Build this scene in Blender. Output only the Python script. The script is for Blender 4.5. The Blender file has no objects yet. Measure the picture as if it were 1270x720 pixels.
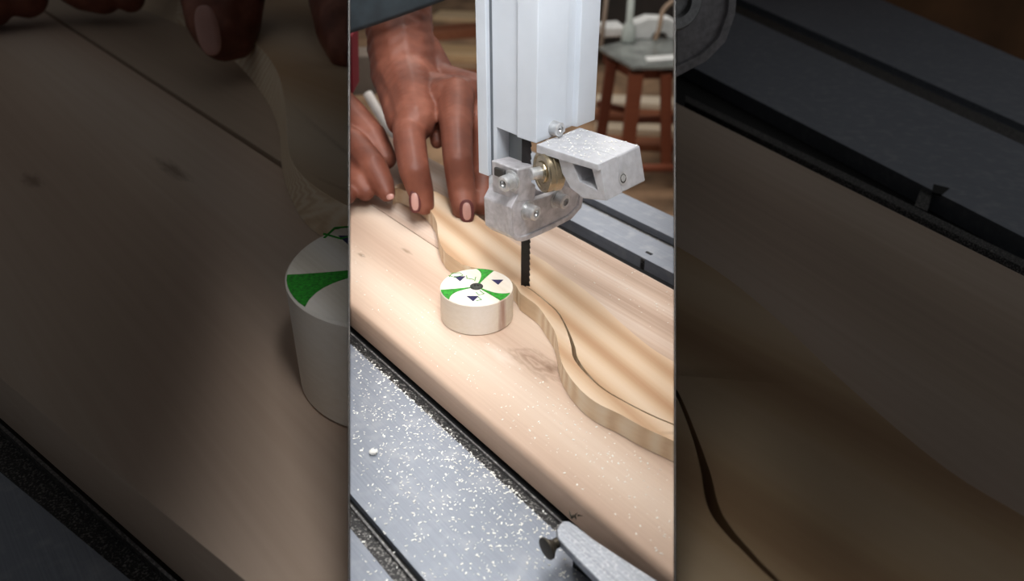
import bpy, bmesh, math, random
from mathutils import Vector, Matrix
from mathutils.geometry import tessellate_polygon
random.seed(7)
SC = bpy.context.scene
COL = SC.collection

# ---------------------------------------------------------------- camera model
FPX, HC, PITCH = 1037.0, 0.316, math.radians(31.0)
CP, SP = math.cos(PITCH), math.sin(PITCH)
CAM = Vector((0, 0, HC))
K = (635 - 433) / FPX

def ray(x, y):
    r, u, f = (x - 635) / FPX, (360 - y) / FPX, 1.0
    return Vector((r, f * CP + u * SP, -f * SP + u * CP))
def P(x, y, z=0.0):
    d = ray(x, y); return CAM + d * ((z - HC) / d.z)
def Q(x, y, dist):
    return CAM + ray(x, y) * dist
def V(x, y, p0, nrm):
    d = ray(x, y); return CAM + d * ((p0 - CAM).dot(nrm) / d.dot(nrm))
def PY(x, y, Y):
    d = ray(x, y); return CAM + d * (Y / d.y)
def M(x, y):
    return (635 + (x - 635) * 3.1436, 360 + (y - 360) * 3.1436)

UD = Vector((-0.6195, 0.785, 0)); ND = Vector((0.785, 0.6195, 0))
def nn(p): return p.x * ND.x + p.y * ND.y
def ss(p): return p.x * UD.x + p.y * UD.y
def ns(n, s, z=0): return ND * n + UD * s + Vector((0, 0, z))

# bay boundary planes (the two added partition walls)
NL = Vector((1, K * CP, -K * SP)).normalized()
NR = Vector((-1, K * CP, -K * SP)).normalized()
GAP = 0.0006

# ---------------------------------------------------------------- materials
def lin(c):
    return tuple(((v / 255) / 12.92 if v / 255 <= .04045 else ((v / 255 + .055) / 1.055) ** 2.4) for v in c) + (1,)
def newmat(name):
    m = bpy.data.materials.new(name); m.use_nodes = True
    return m, m.node_tree, m.node_tree.nodes['Principled BSDF']
def N(nt, t, **kw):
    n = nt.nodes.new(t)
    for k, v in kw.items():
        if k.startswith('i_'): n.inputs[k[2:].replace('_', ' ')].default_value = v
        else: setattr(n, k, v)
    return n
def ramp(nt, stops, interp='LINEAR'):
    r = nt.nodes.new('ShaderNodeValToRGB'); r.color_ramp.interpolation = interp
    e = r.color_ramp.elements
    while len(e) < len(stops): e.new(.5)
    for i, (p, c) in enumerate(stops):
        e[i].position = p; e[i].color = lin(c) if len(c) == 3 else c
    return r
def coords(nt, rotz=0, scale=(1, 1, 1), loc=(0, 0, 0)):
    tc = N(nt, 'ShaderNodeTexCoord'); mp = N(nt, 'ShaderNodeMapping')
    a = N(nt, 'ShaderNodeMapping')
    a.inputs['Rotation'].default_value = (0, 0, rotz)
    nt.links.new(tc.outputs['Object'], a.inputs['Vector'])
    nt.links.new(a.outputs['Vector'], mp.inputs['Vector'])
    mp.inputs['Scale'].default_value = scale; mp.inputs['Location'].default_value = loc
    return mp.outputs['Vector']
def plain(name, c, rough=.6, metal=0, noise=0, nscale=40, bump=0, spec=.5):
    m, nt, b = newmat(name)
    b.inputs['Base Color'].default_value = lin(c); b.inputs['Roughness'].default_value = rough
    b.inputs['Metallic'].default_value = metal; b.inputs['Specular IOR Level'].default_value = spec
    v = coords(nt)
    nz = N(nt, 'ShaderNodeTexNoise'); nz.inputs['Scale'].default_value = nscale; nz.inputs['Detail'].default_value = 5
    nt.links.new(v, nz.inputs['Vector'])
    k = noise if noise else .04
    r = ramp(nt, [(.3, tuple(max(0, q * (1 - k)) for q in c)), (.7, tuple(min(255, q * (1 + k)) for q in c))])
    nt.links.new(nz.outputs['Fac'], r.inputs['Fac']); nt.links.new(r.outputs['Color'], b.inputs['Base Color'])
    if bump:
        bp = N(nt, 'ShaderNodeBump'); bp.inputs['Strength'].default_value = bump; bp.inputs['Distance'].default_value = .0006
        nt.links.new(nz.outputs['Fac'], bp.inputs['Height']); nt.links.new(bp.outputs['Normal'], b.inputs['Normal'])
    return m
GA = math.atan2(UD.y, UD.x)          # grain runs along the boards
def wood(name, c_lo, c_mid, c_hi, rot=-GA, band=18, dist=3.0, fine=.35, rough=.62, spots=(), scale=1.0, knot=None, off=0.0, speck=True):
    """pine: wide soft growth bands + fine streaks along X of the rotated frame"""
    m, nt, b = newmat(name); L = nt.links
    b.inputs['Roughness'].default_value = rough; b.inputs['Specular IOR Level'].default_value = .25
    v = coords(nt, rot, (1.2 / scale, 8 / scale, 8 / scale), (off, off * 1.7, 0))
    n1 = N(nt, 'ShaderNodeTexNoise'); n1.inputs['Scale'].default_value = 2.2; n1.inputs['Detail'].default_value = 2
    L.new(v, n1.inputs['Vector'])
    w = N(nt, 'ShaderNodeTexWave'); w.wave_type = 'BANDS'; w.bands_direction = 'Y'; w.wave_profile = 'SIN'
    w.inputs['Scale'].default_value = band / 8; w.inputs['Distortion'].default_value = dist
    w.inputs['Detail'].default_value = 1.5; w.inputs['Detail Scale'].default_value = .8
    L.new(v, w.inputs['Vector'])
    v2 = coords(nt, rot, (10 / scale, 420 / scale, 420 / scale))
    n2 = N(nt, 'ShaderNodeTexNoise'); n2.inputs['Scale'].default_value = 1; n2.inputs['Detail'].default_value = 4
    L.new(v2, n2.inputs['Vector'])
    mx = N(nt, 'ShaderNodeMath', operation='MULTIPLY_ADD'); mx.inputs[1].default_value = .55
    L.new(w.outputs['Fac'], mx.inputs[0])
    m2 = N(nt, 'ShaderNodeMath', operation='MULTIPLY'); m2.inputs[1].default_value = .5
    L.new(n1.outputs['Fac'], m2.inputs[0]); L.new(m2.outputs[0], mx.inputs[2])
    m3 = N(nt, 'ShaderNodeMath', operation='MULTIPLY_ADD'); m3.inputs[1].default_value = fine
    m4 = N(nt, 'ShaderNodeMath', operation='SUBTRACT'); m4.inputs[1].default_value = .5
    L.new(n2.outputs['Fac'], m4.inputs[0]); L.new(m4.outputs[0], m3.inputs[0]); L.new(mx.outputs[0], m3.inputs[2])
    r = ramp(nt, [(.15, c_hi), (.5, c_mid), (.9, c_lo)])
    L.new(m3.outputs[0], r.inputs['Fac'])
    col = r.outputs['Color']
    tc = N(nt, 'ShaderNodeTexCoord')
    for (p, rx, ry, c, st) in spots:      # stains and knots with a shape of their own
        mp = N(nt, 'ShaderNodeMapping'); mp.vector_type = 'TEXTURE'
        mp.inputs['Location'].default_value = p; mp.inputs['Rotation'].default_value = (0, 0, -rot)
        mp.inputs['Scale'].default_value = (rx, ry, .05)
        L.new(tc.outputs['Object'], mp.inputs['Vector'])
        nd = N(nt, 'ShaderNodeTexNoise'); nd.inputs['Scale'].default_value = 2.2; nd.inputs['Detail'].default_value = 4
        L.new(mp.outputs['Vector'], nd.inputs['Vector'])
        ln = N(nt, 'ShaderNodeVectorMath', operation='LENGTH'); L.new(mp.outputs['Vector'], ln.inputs[0])
        ad = N(nt, 'ShaderNodeMath', operation='ADD'); L.new(ln.outputs['Value'], ad.inputs[0]); L.new(nd.outputs['Fac'], ad.inputs[1])
        rr = ramp(nt, [(.55, (st, st, st, 1)), (1.0, (0, 0, 0, 1))] if st >= 0 else
                  [(.3, (.75, .75, .75, 1)), (.5, (.15, .15, .15, 1)), (.62, (.6, .6, .6, 1)), (.78, (.15, .15, .15, 1)), (.88, (.35, .35, .35, 1)), (1.0, (0, 0, 0, 1))])
        sc = N(nt, 'ShaderNodeMath', operation='MULTIPLY'); sc.inputs[1].default_value = .8
        L.new(ad.outputs[0], sc.inputs[0]); L.new(sc.outputs[0], rr.inputs['Fac'])
        mix = N(nt, 'ShaderNodeMixRGB'); mix.inputs['Color2'].default_value = lin(c)
        L.new(rr.outputs['Color'], mix.inputs['Fac']); L.new(col, mix.inputs['Color1']); col = mix.outputs['Color']
    L.new(col, b.inputs['Base Color'])
    bp = N(nt, 'ShaderNodeBump'); bp.inputs['Strength'].default_value = .12; bp.inputs['Distance'].default_value = .0005
    L.new(n2.outputs['Fac'], bp.inputs['Height']); L.new(bp.outputs['Normal'], b.inputs['Normal'])
    return m
def metal_brushed(name, c, rough=.42, metal=.75, rot=-GA, vary=.1, dustc=None, dscale=300, damt=.3):
    m, nt, b = newmat(name); L = nt.links
    b.inputs['Metallic'].default_value = metal; b.inputs['Roughness'].default_value = rough
    v = coords(nt, rot, (14, 900, 900))
    n = N(nt, 'ShaderNodeTexNoise'); n.inputs['Scale'].default_value = 1; n.inputs['Detail'].default_value = 3
    L.new(v, n.inputs['Vector'])
    r = ramp(nt, [(.3, tuple(q * (1 - vary) for q in c)), (.7, tuple(min(255, q * (1 + vary)) for q in c))])
    L.new(n.outputs['Fac'], r.inputs['Fac']); col = r.outputs['Color']
    if dustc:
        v2 = coords(nt)
        n2 = N(nt, 'ShaderNodeTexNoise'); n2.inputs['Scale'].default_value = dscale; n2.inputs['Detail'].default_value = 6
        L.new(v2, n2.inputs['Vector'])
        r2 = ramp(nt, [(.5, (0, 0, 0, 1)), (.72, (damt, damt, damt, 1))]); L.new(n2.outputs['Fac'], r2.inputs['Fac'])
        mix = N(nt, 'ShaderNodeMixRGB'); mix.inputs['Color2'].default_value = lin(dustc)
        L.new(r2.outputs['Color'], mix.inputs['Fac']); L.new(col, mix.inputs['Color1']); col = mix.outputs['Color']
        L.new(n2.outputs['Fac'], b.inputs['Roughness']) if False else None
    L.new(col, b.inputs['Base Color'])
    return m

# ---------------------------------------------------------------- object helpers
def empty(name, loc=(0, 0, 0)):
    o = bpy.data.objects.new(name, None); COL.objects.link(o); o.location = loc; o.empty_display_size = .01
    return o
def tag(o, label=None, cat=None, group=None, kind=None):
    if label: o['label'] = label
    if cat: o['category'] = cat
    if group: o['group'] = group
    if kind: o['kind'] = kind
    return o
def link(name, bm, mats, parent=None, smooth=False, bevel=0, segs=2, angle=40, sub=0):
    bmesh.ops.recalc_face_normals(bm, faces=bm.faces)
    me = bpy.data.meshes.new(name); bm.to_mesh(me); bm.free()
    o = bpy.data.objects.new(name, me); COL.objects.link(o)
    for m in (mats if isinstance(mats, (list, tuple)) else [mats]): me.materials.append(m)
    if smooth:
        for p in me.polygons: p.use_smooth = True
    if bevel:
        md = o.modifiers.new('bevel', 'BEVEL'); md.width = bevel; md.segments = segs; md.limit_method = 'ANGLE'
        md.angle_limit = math.radians(35)
        for p in me.polygons: p.use_smooth = True
        w = o.modifiers.new('wn', 'WEIGHTED_NORMAL'); w.keep_sharp = False
    if sub:
        md = o.modifiers.new('sub', 'SUBSURF'); md.levels = md.render_levels = sub
    if parent:
        o.parent = parent
        o.matrix_parent_inverse = Matrix.Translation(-Vector(parent.location)) @ Matrix.Identity(4)
    return o
def sharp(o, deg=35):
    """smooth shading with hard edges kept"""
    me = o.data
    bm = bmesh.new(); bm.from_mesh(me)
    for e in bm.edges:
        if len(e.link_faces) == 2 and e.calc_face_angle(0) > math.radians(deg): e.smooth = False
    for f in bm.faces: f.smooth = True
    bm.to_mesh(me); bm.free()
    return o
def clip(bm, planes):
    for co, no in planes:           # keeps the side the normal points to
        r = bmesh.ops.bisect_plane(bm, geom=bm.verts[:] + bm.edges[:] + bm.faces[:], dist=1e-6, plane_co=co, plane_no=-no, clear_outer=True)
        ed = [g for g in r['geom_cut'] if isinstance(g, bmesh.types.BMEdge)]
        ed = [e for e in ed if e.is_valid and len(e.link_faces) < 2]
        if ed:
            try: bmesh.ops.triangle_fill(bm, use_beauty=True, use_dissolve=False, edges=ed)
            except Exception: pass
    return bm
CENTRE = [(CAM + NL * GAP, NL), (CAM + NR * GAP, NR)]
LEFTB = [(CAM - NL * GAP, -NL)]
RIGHTB = [(CAM - NR * GAP, -NR)]
def prism(bot, top, bm=None):
    bm = bm or bmesh.new()
    a = [bm.verts.new(p) for p in bot]; b = [bm.verts.new(p) for p in top]; n = len(a)
    for poly in (bot, top):
        vs = a if poly is bot else b
        for t in tessellate_polygon([[Vector(p) for p in poly]]):
            try: bm.faces.new([vs[i] for i in t])
            except ValueError: pass
    for i in range(n):
        j = (i + 1) % n
        bm.faces.new((a[i], a[j], b[j], b[i]))
    bmesh.ops.dissolve_limit(bm, angle_limit=math.radians(.5), verts=bm.verts[:], edges=bm.edges[:])
    return bm
def extr(pts, vec, bm=None):
    pts = [Vector(p) for p in pts]
    return prism(pts, [p + vec for p in pts], bm)
def box(bm, c, ax, ay, az, hx, hy, hz):
    vs = [bm.verts.new(Vector(c) + ax * (sx * hx) + ay * (sy * hy) + az * (sz * hz)) for sx in (-1, 1) for sy in (-1, 1) for sz in (-1, 1)]
    for f in ((0, 1, 3, 2), (4, 6, 7, 5), (0, 4, 5, 1), (2, 3, 7, 6), (0, 2, 6, 4), (1, 5, 7, 3)):
        bm.faces.new([vs[i] for i in f])
    return bm
def lathe(bm, p0, axis, prof, seg=40, close=True):
    """prof: list of (radius, distance along axis)"""
    axis = Vector(axis).normalized(); t = axis.orthogonal().normalized(); u = axis.cross(t)
    rings = []
    for r, h in prof:
        c = Vector(p0) + axis * h
        if r < 1e-7: rings.append([bm.verts.new(c)])
        else: rings.append([bm.verts.new(c + (t * math.cos(2 * math.pi * i / seg) + u * math.sin(2 * math.pi * i / seg)) * r) for i in range(seg)])
    for a, b in zip(rings[:-1], rings[1:]):
        for i in range(seg):
            j = (i + 1) % seg
            if len(a) == 1 and len(b) == 1: continue
            if len(a) == 1: bm.faces.new((a[0], b[i], b[j]))
            elif len(b) == 1: bm.faces.new((a[i], a[j], b[0]))
            else: bm.faces.new((a[i], a[j], b[j], b[i]))
    if close:
        for rg, fl in ((rings[0], True), (rings[-1], False)):
            if len(rg) > 1: bm.faces.new(rg[::-1] if fl else rg)
    return bm
def tube(bm, pts, rad, seg=12):
    pts = [Vector(p) for p in pts]; rads = rad if isinstance(rad, (list, tuple)) else [rad] * len(pts)
    rings = []; up = None
    for i, p in enumerate(pts):
        d = (pts[min(i + 1, len(pts) - 1)] - pts[max(i - 1, 0)]).normalized()
        if up is None: up = d.orthogonal().normalized()
        up = (up - d * up.dot(d)).normalized(); v = d.cross(up)
        rings.append([bm.verts.new(p + (up * math.cos(2 * math.pi * k / seg) + v * math.sin(2 * math.pi * k / seg)) * rads[i]) for k in range(seg)])
    for a, b in zip(rings[:-1], rings[1:]):
        for k in range(seg):
            j = (k + 1) % seg; bm.faces.new((a[k], a[j], b[j], b[k]))
    bm.faces.new(rings[0][::-1]); bm.faces.new(rings[-1])
    return bm
def spline(pts, n=6):
    out = []; pts = [Vector(p) for p in pts]
    for i in range(len(pts) - 1):
        p0, p1, p2, p3 = pts[max(i - 1, 0)], pts[i], pts[i + 1], pts[min(i + 2, len(pts) - 1)]
        for k in range(n):
            t = k / n
            out.append(.5 * ((2 * p1) + (p2 - p0) * t + (2 * p0 - 5 * p1 + 4 * p2 - p3) * t * t + (3 * p1 - p0 - 3 * p2 + p3) * t ** 3))
    out.append(pts[-1]); return out
def spl2(px, n=5):
    return [(v.x, v.y) for v in spline([(x, y, 0) for x, y in px], n)]

# ---------------------------------------------------------------- materials used
T = .0145                          # workpiece thickness
k1 = P(666, 450); k2 = P(448, 316); k3 = P(504, 311); k4 = P(684, 456)
BOARD = wood('board_pine', (196, 168, 148), (214, 190, 170), (224, 204, 186), band=5, dist=2.5, fine=.5,
             spots=[(k1, .035, .013, (138, 108, 86), -1), (k4, .009, .006, (120, 92, 72), .55), (k2, .008, .003, (120, 96, 72), .6), (k3, .012, .003, (128, 102, 76), .6),
                    (P(620, 440), .03, .008, (236, 222, 208), .5)])
BOARD2 = wood('board_pine_grey', (186, 160, 142), (208, 184, 166), (222, 204, 190), band=10, dist=3, fine=.8, off=2.3)
PINE = wood('workpiece_pine', (186, 148, 114), (212, 184, 154), (224, 202, 178), rot=-math.radians(121), band=13, dist=3.4, fine=.18, off=.63)
TABLE = metal_brushed('ground_steel', (138, 144, 155), rough=.45, metal=.35, vary=.05, dustc=(196, 196, 200), dscale=90, damt=.25)
BLACK = metal_brushed('black_anodised', (30, 29, 30), rough=.5, metal=.1, vary=.2, dustc=(200, 196, 190), dscale=700, damt=.55)
BLACK2 = plain('black_gap_shade', (8, 8, 9), .7)  # near-black slots; paints in shade in narrow gaps and under the bar
RIDGE = metal_brushed('dusty_lip', (92, 90, 90), rough=.6, metal=.1, vary=.3, dustc=(200, 196, 190), dscale=500, damt=.6)
DUST = plain('sawdust', (246, 243, 236), .9, noise=.05)
PAINT = plain('grey_paint', (204, 211, 220), .38, noise=.02, nscale=30)
CAST = plain('cast_metal', (182, 180, 184), .42, metal=.25, noise=.10, nscale=180, bump=.25)
CAST2 = plain('cast_block', (186, 187, 192), .42, metal=.2, noise=.05, nscale=200, bump=.2)
STEEL = plain('screw_steel', (196, 197, 198), .3, metal=.65, noise=.08, nscale=300)
BRASSY = plain('bearing_steel', (160, 148, 124), .22, metal=.92, noise=.1, nscale=120)
DARK = plain('socket_dark', (58, 56, 54), .5, metal=.4)
SEAL = plain('bearing_seal', (104, 88, 66), .45, metal=.5)
BLADE = plain('blade_steel', (44, 42, 42), .35, metal=.7, noise=.3, nscale=70)
WHITEIN = plain('bounce_panel', (236, 236, 236), .8)  # inner face, made white to bounce light around the middle bay
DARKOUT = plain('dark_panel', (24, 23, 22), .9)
pc = P(591, 355.5, .0235)
PUCKW = wood('puck_wood', (218, 206, 188), (234, 224, 210), (242, 234, 224), rot=.9, band=8, dist=2, fine=.5,
             spots=[((pc.x + .0185, pc.y - .0175, .008), .0035, .006, (168, 126, 110), .8)])
GREEN = plain('green_marker', (38, 138, 34), .7, noise=.25, nscale=500)
NAVY = plain('navy_marker', (28, 24, 74), .7)
BOLT = plain('black_bolt', (52, 54, 50), .45, metal=.5, noise=.3, nscale=600)
SLEEVE = plain('slate_cloth', (52, 62, 68), .9, noise=.12, nscale=60)
RED = plain('red_cloth', (150, 20, 44), .85)
BRONZE = plain('screw_dark', (70, 64, 54), .45, metal=.6)

def skin_mat(name, a, b_, c):
    m, nt, b = newmat(name); L = nt.links
    b.inputs['Roughness'].default_value = .5; b.inputs['Specular IOR Level'].default_value = .35
    v = coords(nt)
    n = N(nt, 'ShaderNodeTexNoise'); n.inputs['Scale'].default_value = 28; n.inputs['Detail'].default_value = 3; L.new(v, n.inputs['Vector'])
    r = ramp(nt, [(.3, a), (.52, b_), (.7, c)]); L.new(n.outputs['Fac'], r.inputs['Fac'])
    L.new(r.outputs['Color'], b.inputs['Base Color'])
    b.inputs['Subsurface Weight'].default_value = .06; b.inputs['Subsurface Radius'].default_value = (.006, .002, .001)
    n2 = N(nt, 'ShaderNodeTexNoise'); n2.inputs['Scale'].default_value = 420; n2.inputs['Detail'].default_value = 4; L.new(v, n2.inputs['Vector'])
    bp = N(nt, 'ShaderNodeBump'); bp.inputs['Strength'].default_value = .3; bp.inputs['Distance'].default_value = .0004
    L.new(n2.outputs['Fac'], bp.inputs['Height']); L.new(bp.outputs['Normal'], b.inputs['Normal'])
    return m
SKIN = skin_mat('skin', (98, 56, 44), (124, 73, 57), (150, 94, 76))
NAIL = plain('nail', (190, 144, 134), .3, noise=.04)
NAILRIM = plain('nail_rim', (92, 42, 40), .7)

SAWN = wood('sawn_edge_lit', (214, 188, 156), (230, 210, 182), (238, 224, 202), rot=-GA, band=90, dist=1.5, fine=.5)  # sawn wood, paled further to paint in light from the front
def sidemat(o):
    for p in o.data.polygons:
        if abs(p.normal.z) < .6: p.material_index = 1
# ================================================================ CENTRE BAY
# ---- saw table (slotted steel top)
tb = empty('saw_table', (0, .5, -.05))
tag(tb, 'grey steel saw table with black slots in the bright middle bay', 'saw table')
ZT = -.02
def nz(x, y, z=ZT): return nn(P(x, y, z))
s0, s1 = -.7, .68
n_s2a, n_s2b = nz(433, 653), nz(433, 610)
n_s1a, n_s1r, n_s1b = nz(581, 560), nz(601, 560), nz(610, 560)
n_band0, n_band1 = nz(763, 318, 0) - .004, nz(770, 305)
n_s4a, n_s4b = nz(797, 289), nz(797, 276.5)
n_rear = nz(806, 255)
def strip(n0, n1, zt, zb, name, mat, par, planes=CENTRE, bevel=0):
    bm = bmesh.new()
    a = [ns(n0, s0, zb), ns(n1, s0, zb), ns(n1, s1, zb), ns(n0, s1, zb)]
    prism(a, [p + Vector((0, 0, zt - zb)) for p in a], bm)
    clip(bm, planes)
    return link(name, bm, mat, par, bevel=bevel)
SL = .005
prof = [(-.1, ZT), (n_s2a, ZT), (n_s2a, ZT - SL), (n_s2b, ZT - SL), (n_s2b, ZT), (n_s1a, ZT), (n_s1a, ZT - SL), (n_s1b + .004, ZT - SL), (n_s1b + .004, ZT),
        (n_band0, ZT), (n_band0, ZT - .012), (n_band1, ZT - .012), (n_band1, ZT), (n_s4a, ZT), (n_s4a, ZT - .008), (n_s4b, ZT - .008), (n_s4b, ZT), (n_rear, ZT), (n_rear, ZT - .04), (-.1, ZT - .04)]
bm = bmesh.new()
prism([ns(n, s0, z) for n, z in prof], [ns(n, s1, z) for n, z in prof], bm)
clip(bm, CENTRE)
link('table_top', bm, TABLE, tb)
def slot(na, nb, nridge, depth, par):
    bm = bmesh.new()      # dusty channel floor
    for (x0, x1, zt, zb) in ((na + .0002, nridge, -depth + .0015, -depth + .0001),):
        a = [ns(x0, s0, ZT + zb), ns(x1, s0, ZT + zb), ns(x1, s1, ZT + zb), ns(x0, s1, ZT + zb)]
        prism(a, [p + Vector((0, 0, zt - zb)) for p in a], bm)
    clip(bm, CENTRE); link('slot_channel', bm, BLACK, par)
    strip(nridge, nridge + .0012, ZT - depth + .0035, ZT - depth + .0001, 'slot_lip', RIDGE, par)
    strip(nridge + .0012, nb - .0002, ZT - depth + .0008, ZT - depth + .0001, 'slot_shade', BLACK2, par)  # near-black strip painted as the shade at the slot's far wall
slot(n_s2a, n_s2b, n_s2a + (n_s2b - n_s2a) * .68, SL, tb)
slot(n_s1a, n_s1b + .004, n_s1r, SL, tb)
strip(n_band0 + .0002, n_band1 - .0002, ZT - .0105, ZT - .0119, 'slot_channel', BLACK2, tb)
strip(n_band0 + .006, n_band0 + .0072, ZT - .002, ZT - .0104, 'slot_lip', BLACK, tb)
strip(n_s4a + .0002, n_s4a + .006, ZT - .003, ZT - .0079, 'slot_lip', RIDGE, tb)
strip(n_s4a + .006, n_s4b - .0002, ZT - .0065, ZT - .0079, 'slot_shade', BLACK2, tb)
bm = bmesh.new(); c = P(801, 318, ZT); box(bm, (c.x, c.y, ZT - .006), UD, ND, Vector((0, 0, 1)), .0022, .004, .005); link('slot_clip', bm, BLACK, tb, bevel=.0005)
bm = bmesh.new(); c = P(805, 314, ZT); box(bm, (c.x, c.y, ZT + .0002), UD, ND, Vector((0, 0, 1)), .0032, .0012, .0004); link('slot_notch', bm, BLACK2, tb)

# ---- two base boards
nA = n_s1b + .0005; nSeam = nn(P(500, 279.5)); nB = nz(763, 318, 0)
def board(name, n0, n1, mat, label):
    zt, zb = 0.0, ZT + .0003; r = .003
    pr = [(n0, zb)]
    if name == 'front':
        pr += [(n0, zt - .004), (n0 + .0012, zt - .0012), (n0 + .004, zt), (n1, zt), (n1, zb)]
    else:
        pr += [(n0, zt), (n1 - .002, zt), (n1, zt - .002), (n1, zb)]
    bm = bmesh.new(); prism([ns(n, s0, z) for n, z in pr], [ns(n, .74, z) for n, z in pr], bm)
    clip(bm, CENTRE)
    o = link('wooden_board', bm, mat); sharp(o, 50)
    return tag(o, label, 'board')
board('front', nA, nSeam - .0004, BOARD, 'wide pale pine board with a swirled knot under the marked round disc')
board('rear', nSeam + .0004, nB, BOARD2, 'greyish pine board lying behind the seam, next to the rear black slot')

# ---- workpiece with the saw kerf
bot = spl2([(491, 250), (512, 259), (527, 271), (538, 285), (543, 297), (544, 310), (547.5, 323), (553, 333)], 4)
cb = [P(x, y, 0) for x, y in bot]
tp = spl2([(573, 328), (590, 332), (612, 337), (632, 347), (640, 354)], 4)
cb += [Vector((p.x, p.y, 0)) for p in (P(x, y, T) for x, y in tp)]
bot2 = spl2([(645, 385), (653, 391), (667, 402), (678, 418), (687, 433), (691, 447), (693, 462), (699, 480), (714, 502), (736, 522), (767, 538), (797, 555), (837, 574), (880, 598)], 4)
cb += [P(x, y, 0) for x, y in bot2]
kerf = spl2([(880, 549), (837, 527), (811, 516), (783, 502), (750, 483), (728, 463), (714, 444), (711, 430), (705, 412), (698, 397), (691, 386), (679, 375), (659, 359), (646, 351.5)], 4)
kw = []
kz = [P(x, y, T) for x, y in kerf]
for i, p in enumerate(kz):
    d = (kz[min(i + 1, len(kz) - 1)] - kz[max(i - 1, 0)]).normalized(); nrm = Vector((-d.y, d.x, 0))
    x, y = kerf[i]; w = .00055 + .0008 * math.exp(-((y - 440) / 22) ** 2)
    kw.append((p - nrm * w, p + nrm * w))
ka = [Vector((a.x, a.y, 0)) for a, b in kw]; kb = [Vector((b.x, b.y, 0)) for a, b in kw]
# which side is nearer the front outline?
if (ka[0] - cb[-1]).length > (kb[0] - cb[-1]).length: ka, kb = kb, ka
rear = spl2([(880, 474), (837, 449), (806, 430), (769, 399), (737, 369), (714, 351), (694, 338), (679, 326), (659, 314), (635, 298), (605, 277), (575, 256), (545, 240), (520, 230), (497, 227), (486, 236)], 4)
cr = [Vector((p.x, p.y, 0)) for p in (P(x, y, T) for x, y in rear)]
outline = cb + ka + kb[::-1] + cr
wz = .0004
bm = prism([p + Vector((0, 0, wz)) for p in outline], [p + Vector((0, 0, T)) for p in outline])
clip(bm, CENTRE)
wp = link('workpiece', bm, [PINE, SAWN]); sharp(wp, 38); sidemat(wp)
tag(wp, 'S-curved pine workpiece with a fresh saw cut running behind the blade', 'workpiece')

# ---- round wooden disc with marker
def puck(cx, cy, ztop, R, H, label, planes=None, seg=96, rz=0.0):
    e = empty('wooden_disc', (cx, cy, ztop - H)); tag(e, label, 'disc')
    pl = planes or []
    bm = bmesh.new(); b = R * .02
    lathe(bm, (cx, cy, ztop - H), (0, 0, 1), [(0, 0), (R - b, 0), (R, b), (R, H - b), (R - b, H), (0, H)], seg)
    clip(bm, pl); o = link('body', bm, PUCKW, e); sharp(o, 30)
    def at(r, a, z=0): a += rz; return Vector((cx + r * R * math.cos(a), cy + r * R * math.sin(a), ztop + z))
    th = R * .006
    D = math.radians
    # swept green blades: narrow at the hub, flared at the rim
    for (a_hub, a1, a2, bulge) in ((D(70), D(62), D(92), 8), (D(198), D(190), D(224), 10), (D(318), D(312), D(340), -9)):
        A = [at(.12 + .86 * t, a_hub - D(7) * (1 - t) + (a1 - a_hub) * t ** 1.5, th * .2) for t in [i / 10 for i in range(11)]]
        rim = [at(.985, a1 + (a2 - a1) * t, th * .2) for t in [i / 6 for i in range(1, 6)]]
        B = [at(.12 + .86 * t, a_hub + D(9) * (1 - t) + (a2 - a_hub) * t ** 2.4, th * .2) for t in [i / 10 for i in range(11)]]
        poly = A + rim + B[::-1]
        bm = extr(poly, Vector((0, 0, th))); clip(bm, pl)
        if bm.faces: link('green_mark', bm, GREEN, e)
        else: bm.free()
    for (r, a) in ((.62, D(24)), (.66, D(138)), (.62, D(262))):
        c = at(r, a); s = R * .165
        bm = extr([c + Vector((-s, s * .7, th * .2)), c + Vector((s, s * .7, th * .2)), c + Vector((s * .15, -s * .95, th * .2))], Vector((0, 0, th))); clip(bm, pl)
        if bm.faces: link('navy_mark', bm, NAVY, e)
        else: bm.free()
    # thin green pen strokes
    strokes = [[(-.78, .52), (-.72, .72), (-.5, .76), (-.4, .62), (-.62, .5), (-.8, .6)], [(-.28, .42), (-.3, .6)], [(-.28, .45), (-.08, .38)], [(-.04, .52), (-.06, .3)],
               [(.1, -.22), (.22, -.38), (.08, -.45), (.0, -.3)], [(.06, -.55), (.16, -.68), (.02, -.74)], [(.42, -.36), (.52, -.5)]]
    for st in strokes:
        bm = bmesh.new(); tube(bm, [Vector((cx + x * R, cy + y * R, ztop + th * .3)) for x, y in st], R * .012, 6); clip(bm, pl)
        if bm.faces: link('pen_stroke', bm, GREEN, e)
        else: bm.free()
    bm = bmesh.new(); lathe(bm, (cx, cy, ztop - H * .1), (0, 0, 1), [(R * .18, 0), (R * .18, H * .1 + th * 2), (R * .14, H * .1 + th * 5), (R * .07, H * .1 + th * 5), (R * .05, H * .1 + th), (0, H * .1 + th)], 32)
    clip(bm, pl)
    if bm.faces: sharp(link('centre_bolt', bm, BOLT, e))
    else: bm.free()
    return e
pc = P(591, 355.5, .0235)
puck(pc.x, pc.y, .0237, .0250, .0234, 'small round wooden disc with green and navy marker under the guide, beside the blade')

# ---- clamp bar with flared screw, lower right
UPZ = Vector((0, 0, 1))
zb_ = ZT + .020
barpx = [(693, 650), (690, 657), (692, 667), (700, 676), (745, 722), (775, 752), (880, 752), (848, 740), (815, 719), (770, 690), (735, 667), (716, 652), (706, 645.5), (698, 645.5)]
bar = empty('clamp_bar', P(720, 680, ZT)); tag(bar, 'grey rounded metal bar dusted with chips at the lower edge of the wide board', 'clamp bar')
bm = extr([P(x, y, zb_) for x, y in barpx], Vector((0, 0, -.005))); clip(bm, CENTRE)
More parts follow.
